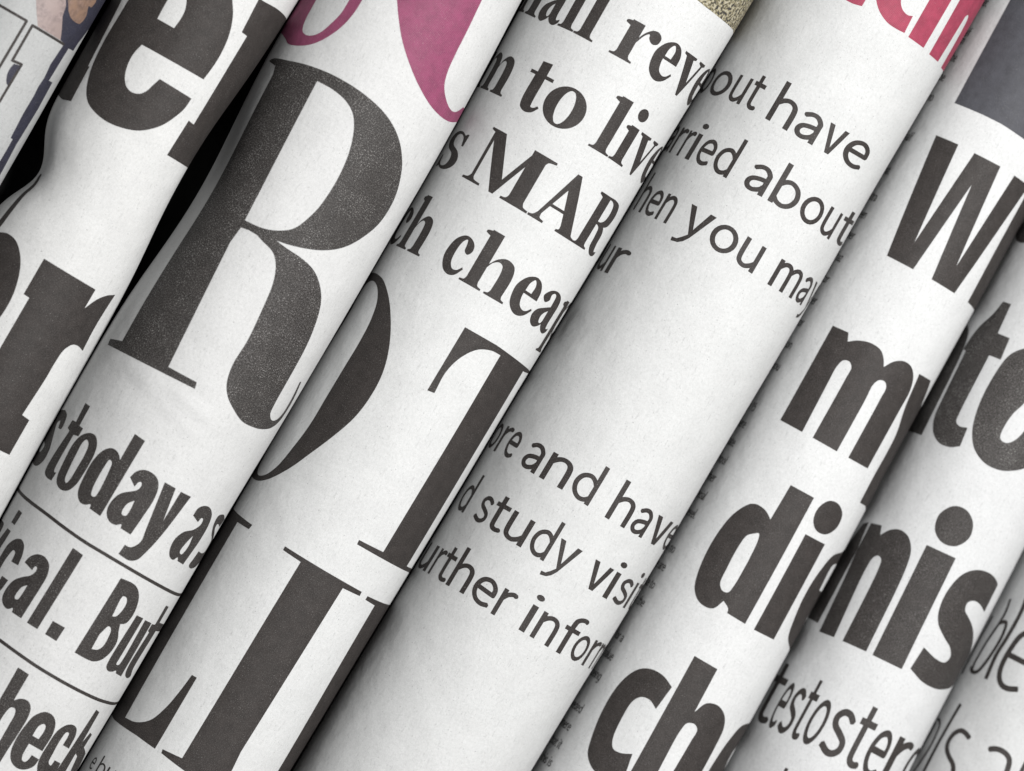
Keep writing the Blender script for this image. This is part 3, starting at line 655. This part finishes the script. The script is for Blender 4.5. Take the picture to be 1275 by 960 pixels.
    ('letter', 5, 'ink', [['-88.8,268.7 -64.1,270.5 -59.0,259.9 -48.0,267.3~ -31.5,272.7~ -15.3,271.5~ -6.3,264.8~ 0.3,254.8 8.6,266.5~ 21.0,273.9~ 35.8,273.5~ 48.3,264.5~ 56.4,247.1~ 56.9,216.4~ 56.5,133.8 18.1,132.9 18.3,217.9~ 17.6,234.0~ 11.4,239.5~ 3.4,237.1~ -0.7,228.8~ -0.2,205.6~ -0.3,132.4 -37.0,132.1 -37.1,219.4~ -37.6,233.6~ -43.8,238.9~ -51.6,236.5~ -55.2,226.3~ -55.0,201.7 -52.7,131.8 -88.1,131.5']]),
    ('letter', 5, 'ink', [['56.6,271.1 93.6,272.3 114.8,240.8 152.1,224.8 158.7,298.6 158.7,300.0 162.3,182.4 160.5,78.6 103.7,91.7 79.5,91.6 78.2,128.4~ 79.1,165.8~ 77.2,190.0~ 65.0,223.4~']]),
    ('letter', 5, 'ink', [['-31.8,66.5 2.9,67.3 4.6,-114.3 -22.3,-113.6 -23.7,-108.3~ -33.4,-102.5 -39.6,-116.8~ -48.6,-120.4~ -61.7,-118.1~ -73.1,-107.9~ -79.9,-90.7~ -84.6,-59.9~ -84.5,-31.5~ -79.5,-3.2~ -70.4,14.9~ -65.0,21.1 -58.0,24.1~ -45.7,23.4~ -37.8,19.7~ -33.0,15.8', '-41.2,-9.1~ -48.7,-16.3~ -51.1,-35.4~ -50.1,-65.9~ -48.0,-85.4~ -41.5,-91.9~ -34.1,-90.5~ -31.8,-80.0~ -31.4,-44.7 -33.8,-13.9~ -36.9,-6.3~']]),
    ('letter', 5, 'ink', [['24.0,73.6~ 40.0,75.9~ 55.9,66.5~ 58.7,49.8~ 46.6,35.0~ 28.8,32.8~ 17.5,41.7~ 15.0,58.9~']]),
    ('letter', 5, 'ink', [['17.0,22.2 53.3,23.2 55.9,-114.0 19.1,-115.2']]),
    ('letter', 5, 'ink', [['118.6,28.0~ 84.0,15.8~ 71.8,-10.8~ 68.1,-44.9~ 74.2,-80.4~ 84.1,-102.8~ 108.9,-113.6~ 160.5,-121.1~ 160.5,-107.5 160.5,47.2 160.5,49.9', '124.5,9.0~ 100.6,3.6~ 102.2,-31.3 143.1,-31.2 151.6,8.2', '129.0,-58.1 120.2,-71.2~ 146.8,-79.4~ 160.5,-79.8~ 161.4,-64.6 161.4,-57.9']]),
    ('letter', 5, 'ink', [['-35.9,-229.1 -51.1,-222.4~ -68.0,-222.4~ -82.0,-228.9~ -92.7,-243.0~ -99.7,-267.4~ -99.6,-302.9~ -92.5,-338.8~ -85.9,-356.1~ -72.7,-367.3~ -58.7,-371.3~ -43.8,-370.5~ -32.8,-361.7~ -36.5,-326.7 -49.0,-333.0~ -60.2,-333.6~ -66.8,-324.2~ -70.7,-296.5~ -69.7,-269.8~ -62.9,-259.6~ -51.7,-257.2~ -39.4,-263.0']]),
    ('letter', 5, 'ink', [['-30.9,-180.7 2.3,-181.1 4.0,-242.0 12.2,-225.3~ 27.8,-220.9~ 44.7,-228.2~ 54.5,-243.1~ 57.3,-268.8~ 58.3,-336.5 18.3,-336.8 19.1,-276.6~ 18.9,-260.2~ 11.7,-255.7~ 3.0,-259.1~ 0.2,-270.1~ 1.3,-333.4 1.6,-366.2 -29.3,-367.9 -27.9,-345.5']]),
    ('letter', 5, 'ink', [['159.6,-218.0~ 90.0,-229.6~ 77.3,-252.8~ 71.8,-281.1~ 70.8,-306.1~ 81.4,-330.6~ 159.6,-342.9 157.8,-278.1 160.5,-204.3 159.6,-208.8', '140.0,-253.8~ 112.4,-263.7~ 112.7,-281.1~ 127.2,-294.3~ 157.8,-296.7~ 157.8,-262.0']]),
    ('letter', 6, 'worn', [['-199.6,356.6 -169.0,362.5~ -150.4,353.7~ -142.2,335.6~ -132.6,207.3 -178.1,204.5 -232.5,213.7 -230.7,331.4']]),
    ('letter', 6, 'worn', [['-129.7,536.9 -165.3,514.4~ -170.1,496.1~ -142.7,486.5~ -113.7,496.5 -85.9,542.1']]),
    ('letter', 6, 'worn', [['-114.1,407.9 -100.1,409.4 -97.3,368.2 -78.0,369.8 -75.2,339.9 -93.3,338.2 -92.3,253.8~ -90.6,243.4~ -83.8,240.3~ -71.7,243.3 -69.0,217.9 -80.9,210.8~ -98.4,209.0~ -115.7,217.7~ -127.0,235.3~ -131.6,275.4 -134.6,329.7 -140.8,331.0 -139.4,342.9~ -133.5,363.9~ -120.3,387.2~']]),
    ('letter', 6, 'worn', [['-53.5,366.9~ -67.4,350.2~ -73.6,315.2~ -72.6,274.5~ -64.1,242.6~ -50.6,224.2~ -30.2,214.7~ -9.1,215.9~ 9.1,224.1~ 25.8,237.6~ 42.8,269.7~ 41.3,316.0~ 18.9,362.6~ -10.7,382.2~ -36.0,379.1~', '-19.3,307.1~ -26.3,286.3~ -28.6,260.5~ -25.9,251.7~ -17.3,250.3~ -8.4,258.3~ -2.2,275.4~ -2.1,311.3~ -12.3,334.5~ -20.8,332.0~']]),
    ('letter', 6, 'mid', [['-137.6,77.1 -116.8,80.8 -111.3,69.3 -101.0,81.3~ -87.8,87.5~ -73.6,85.2~ -62.2,72.8~ -56.7,51.2~ -51.5,-69.0 -85.7,-72.5 -89.5,33.9~ -92.2,42.9~ -98.4,44.9~ -103.9,39.5~ -105.8,25.4~ -99.2,-74.0 -125.7,-77.4 -131.7,-0.8 -136.5,39.1']]),
    ('letter', 6, 'mid', [['-154.9,71.6 -143.2,76.7 -136.5,39.1 -136.3,-68.9 -168.9,-69.4 -169.3,31.1']]),
    ('letter', 6, 'mid', [['-46.8,87.4 -5.0,91.1 -0.2,-65.9 -42.4,-68.8']]),
    ('letter', 6, 'mid', [['-38.7,148.0~ -21.0,150.8~ -6.0,140.5~ -1.5,122.4~ -12.5,104.3~ -30.6,99.7~ -45.9,108.4~ -50.8,129.0~']]),
    ('letter', 6, 'mid', [['84.2,89.4 73.3,93.6~ 53.7,96.6~ 30.6,92.0~ 14.3,78.1~ 6.0,52.6~ 7.3,24.6~ 15.4,8.2~ 32.9,-3.3~ 52.1,-12.0~ 60.7,-22.1~ 55.9,-31.0~ 37.9,-32.7~ 13.3,-27.6 10.0,-59.9 33.0,-66.6~ 58.0,-67.1~ 86.2,-61.7~ 126.8,-46.7~ 137.3,-21.8~ 106.6,4.6~ 78.4,24.2~ 56.8,34.0~ 44.6,39.7~ 42.3,49.8~ 51.6,55.9~ 65.9,55.6~ 86.1,49.9']]),
    ('printed_photo', 0, 'flesh', [['-0.0,122.6 11.5,104.2 21.7,90.2 59.4,89.9 53.0,100.9 43.5,116.0 40.7,128.6 31.9,140.8']]),
    ('printed_photo', 0, 'flesh2', [['34.0,141.9 47.6,125.0 56.6,119.3~ 76.1,119.1~ 80.8,129.7~ 74.1,143.0~ 80.9,143.2~ 84.0,151.8 78.3,161.4']]),
    ('printed_photo', 0, 'navy', [['31.9,140.8 40.7,128.6 43.5,116.0 53.0,100.9 59.4,89.9 68.9,89.1 65.3,58.3 67.7,41.0 66.2,27.8 67.4,14.2 66.7,-9.6 69.3,-42.8 74.2,-43.0 74.6,-59.1 74.0,-87.6 93.2,-103.9 91.2,-73.2 88.7,-46.8 93.3,4.9 90.9,41.0 80.5,41.3 91.4,40.7 79.8,40.6 82.6,86.5 99.3,86.9 101.8,99.3 114.5,117.9 148.6,124.8 151.3,152.4 148.3,171.7 78.3,161.4 84.0,151.8 80.9,143.2~ 74.1,143.0~ 80.8,129.7~ 76.1,119.1~ 56.6,119.3~ 47.6,125.0 34.0,141.9']]),
    ('printed_photo', 0, 'navy', [['19.1,37.1 28.5,39.0 27.1,10.3 23.2,11.7~ 18.2,21.5~ 17.6,30.9~']]),
]
LINES = [
    ('letter', 1, 'ink', 11, '-109.7,-64.6 -106.0,-78.0~ -111.0,-92.9~ -109.2,-113.1~ -110.6,-139.6~ -119.2,-170.7'),
    ('rule_line', 2, 'ink', 4.2, '-240.9,-412.8 -145.4,-415.6 -100.5,-416.6~ -65.8,-419.2~ -36.2,-421.2~ -6.7,-422.0~ 28.2,-423.5~ 63.2,-425.3~ 139.2,-428.9~ 201.4,-427.1'),
    ('rule_line', 2, 'ink', 4.2, '-95.3,-574.9 -67.7,-576.3~ -42.9,-578.3~ -14.0,-580.8~ 12.0,-582.3~ 46.6,-583.8~ 85.3,-584.9~ 106.6,-584.8~ 139.5,-584.6~ 200.3,-582.2'),
    ('letter', 6, 'ink', 4.5, '-69.7,-248.3 -68.8,-274.6'),
    ('letter', 7, 'ink', 4.3, '-171.1,51.8 -173.1,23.9 -172.6,-10.2 -171.4,-33.6'),
    ('letter', 7, 'ink', 4.6, '-150.8,82.5 -147.3,66.7~ -147.8,50.3~ -153.8,17.4~ -155.7,-11.4 -153.0,-25.4'),
    ('letter', 7, 'ink', 5.3, '-147.9,47.6 -140.2,52.6~ -134.6,50.6~ -131.4,35.6~ -132.6,14.6~ -136.7,-8.3~ -142.1,-21.2~ -151.2,-24.0~ -158.5,-19.7'),
    ('letter', 7, 'ink', 6.2, '-123.9,93.0 -121.2,69.9~ -122.7,34.8~ -125.3,10.2~ -122.3,-23.7'),
    ('letter', 7, 'ink', 7.4, '-108.5,18.4 -67.7,20.3 -70.8,39.9~ -81.5,54.7~ -94.1,56.9~ -104.7,46.6~ -109.3,23.1~ -109.3,1.1~ -104.5,-12.7~ -96.4,-19.7~ -85.8,-20.1~ -73.2,-14.4'),
    ('letter', 7, 'ink', 3.8, '-174.8,-100.6 -166.5,-100.6~ -160.4,-105.5~ -157.9,-115.1~ -157.2,-139.9~ -164.2,-173.2 -169.7,-194.1'),
    ('letter', 7, 'ink', 4.8, '-174.6,-105.0 -173.8,-122.6 -177.2,-145.7 -182.5,-170.7 -187.2,-188.0'),
    ('letter', 7, 'ink', 5.5, '-141.0,-67.8 -142.6,-90.6~ -144.5,-128.1~ -144.6,-165.0~ -144.8,-196.0'),
    ('letter', 7, 'ink', 6.7, '-101.6,-100.4 -111.7,-97.0~ -120.2,-98.2~ -126.7,-105.8~ -129.0,-116.7~ -126.0,-126.4~ -116.9,-134.0~ -106.2,-139.8~ -100.7,-147.5~ -99.8,-156.4~ -103.0,-163.9~ -114.0,-166.4'),
    ('letter', 7, 'ink', 7.2, '-70.3,-99.8 -61.3,-94.5~ -50.4,-93.4~ -40.7,-97.9~ -36.5,-110.2~ -35.9,-128.8~ -36.9,-143.9'),
    ('letter', 7, 'ink', 5.4, '-19.4,-80.4 -19.0,-106.4 -18.8,-120.9'),
    ('rule_line', 0, 'ink', 3.4, '-48.3,89.3 -30.3,89.1 6.6,89.1 5.7,26.2 5.0,5.5'),
    ('rule_line', 0, 'ink', 3.4, '70.5,87.6 15.3,88.0 15.2,39.3 27.9,40.8 27.0,-3.0 26.5,-24.2'),
]
WORDS = [
    (3, 'ink', 'hall reve', ('serif', 0, 1), 50, {0: (-203.1, 409.7), 1: (-137.1, 407.5), 2: (-99.1, 411.0), 3: (-75.3, 412.1), 5: (-26.5, 412.2), 6: (20.8, 413.5), 7: (61.3, 413.7), 8: (110, 413.7), 9: (158, 413.7)}),
    (3, 'ink', 'm to live', ('serif', 0, 1), 50, {1: (-120.3, 301.7), 2: (-101.6, 300.4), 3: (-65.5, 300.6), 4: (-10.4, 302.9), 5: (8.6, 301.3), 6: (39.9, 301.6), 7: (68.1, 300.9), 8: (112, 300.9), 9: (158, 300.9)}),
    (3, 'ink', 's MAR', ('serif', 0, 1), 50, {0: (-185.8, 190.8), 1: (-133.0, 191.8), 2: (-109.7, 192.4), 3: (-9.9, 191.0), 4: (58.7, 190.1)}),
    (3, 'ink', 'ch cheap', ('serif', 0, 1), 50, {1: (-160.8, 78.8), 2: (-106.4, 80.5), 3: (-78.4, 80.5), 4: (-45.2, 80.4), 5: (20.7, 80.3), 6: (63.5, 78.2), 7: (113.4, 76.0)}),
    (3, 'ink', 'e buy', ('sans', 13, 0.9), 17, {2: (-145.4, -674.2), 5: (-84.7, -670.3)}),
    (4, 'ink', 'about have', ('sans', 15.8, 1.0), 36.5, {2: (-186.7, 438.1), 3: (-139.9, 441.5), 4: (-111.4, 443.2), 6: (-75.9, 442.6), 7: (-36.7, 441.7), 8: (0.6, 442.4), 9: (33.3, 443.2), 10: (81.9, 445.7)}),
    (4, 'ink', 'arried about a', ('sans', 15.8, 1.0), 36.5, {1: (-195.5, 352.3), 2: (-169.8, 352.0), 3: (-151.2, 352.8), 4: (-133.4, 353.0), 5: (-105.6, 354.1), 7: (-56.9, 354.3), 8: (-21.5, 355.6), 9: (21.1, 355.6), 10: (62.6, 355.3), 11: (99.5, 355.2), 12: (149.6, 358.3)}),
    (4, 'ink', 'hen you may', ('sans', 15.8, 1.0), 36.5, {0: (-201.6, 268.2), 1: (-167.6, 267.3), 2: (-140.6, 268.4), 4: (-99.5, 269.9), 5: (-59.8, 269.3), 6: (-19.2, 268.8), 8: (34.7, 266.6), 9: (91.2, 267.5), 10: (124, 267.5), 11: (166, 267.5)}),
    (4, 'ink', 'our', ('sans', 15.8, 1.0), 36.5, {1: (-210.9, 179.9), 2: (-177.0, 180.3), 3: (-141.8, 182.1)}),
    (4, 'ink', 'ore and have', ('sans', 15.8, 1.0), 36.5, {1: (-186.0, -83.0), 2: (-162.3, -81.3), 4: (-123.6, -81.4), 5: (-90.7, -81.7), 6: (-49.1, -80.7), 8: (5.3, -83.9), 9: (43.6, -84.3), 10: (76.2, -84.7), 11: (124, -84.7), 12: (166, -84.7)}),
    (4, 'ink', 'd study visit', ('sans', 15.8, 1.0), 36.5, {2: (-146.6, -168.9), 3: (-121.2, -169.0), 4: (-94.9, -168.0), 5: (-56.7, -168.2), 6: (-24.9, -169.0), 8: (26.7, -171.0), 9: (62.2, -171.6), 10: (81.6, -172.1), 11: (116, -172.1), 12: (134, -172.1), 13: (166, -172.1)}),
    (4, 'ink', 'urther inform', ('sans', 15.8, 1.0), 36.5, {0: (-215.7, -258.7), 1: (-167.9, -255.9), 2: (-149.9, -255.8), 3: (-127.4, -255.4), 4: (-89.7, -253.8), 5: (-53.8, -257.0), 7: (-14.7, -257.0), 8: (2.4, -257.6), 9: (38.8, -259.0), 10: (66.2, -259.8), 11: (99.2, -259.5), 12: (124.4, -260.0)}),
    (6, 'ink', 'testosteron', ('sans', 14, 0.86), 67, {0: (-170.0, -219.4), 1: (-130.0, -217.0), 2: (-112.7, -216.6), 3: (-91.7, -214.4), 4: (-76.1, -213.3), 5: (-51.7, -210.1), 6: (-18.1, -209.6), 7: (7.9, -208.0), 8: (39.9, -207.8), 9: (81.6, -208.5)}),
]
SIDE_TEXT = [
    ('diet', -138.3, 721.6),
    ('half', -139.1, 676.9),
    ('exam', -140.9, 665.5),
    ('the', -136.2, 640.3),
    ('maybe', -137.5, 611.6),
    ('also no', -137.5, 581.9),
    ('half', -135.9, 523.5),
    ('what', -142.0, 473.2),
    ('extra', -135.6, 434.6),
    ('seen', -135.8, 408.5),
    ('other', -136.1, 377.5),
    ('a haz', -134.0, 345.2),
    ('doctor', -137.0, 313.1),
    ('other', -137.2, 281.2),
    ('doctor', -137.9, 248.7),
    ('reason', -135.6, 216.5),
    ('you', -135.3, 184.8),
    ('in 15', -139.0, 124.4),
    ('where', -138.3, 99.5),
    ('state', -140.0, 72.4),
    ('school', -135.5, 46.6),
    ('other', -137.4, 20.3),
    ('special', -135.9, -5.8),
    ('level.', -133.2, -32.2),
    ('also no', -133.3, -83.8),
    ('we are', -131.4, -109.6),
    ('due to', -131.4, -136.1),
    ('on the', -131.5, -162.5),
    ('for a', -132.2, -214.5),
    ('value', -131.3, -241.6),
    ('being', -131.8, -271.2),
    ('needed', -130.5, -319.1),
    ('where', -132.7, -346.0),
    ('that it', -130.5, -371.7),
    ('this is', -128.1, -397.1),
]
# ---------------------------------------------------------------- lay every print on its roll
# (name, roll, ink, pieces); a piece is an outline followed by its holes, in paper coordinates, ~ marks a curve point
for name, k, mat, comps in PRINTS:
    ink_mesh(name, k, [[expand(poly(o)) for o in c] for c in comps], MAT[mat], roots[k])
for name, k, mat, w, line in LINES:
    ink_mesh(name, k, stroke(open_line(poly(line)), w), MAT[mat], roots[k])
for k, mat, text, style, size, anchors in WORDS:
    word(k, mat, text, style, size, anchors)
for text, u, v in SIDE_TEXT:
    wd = sum(SKEL[c][0] if c != ' ' else 46 for c in text) * .086
    word(5, 'ink', text, ('sans', 17, .9), 9.0, {0: (u - wd, v)}, 'small_word', True)
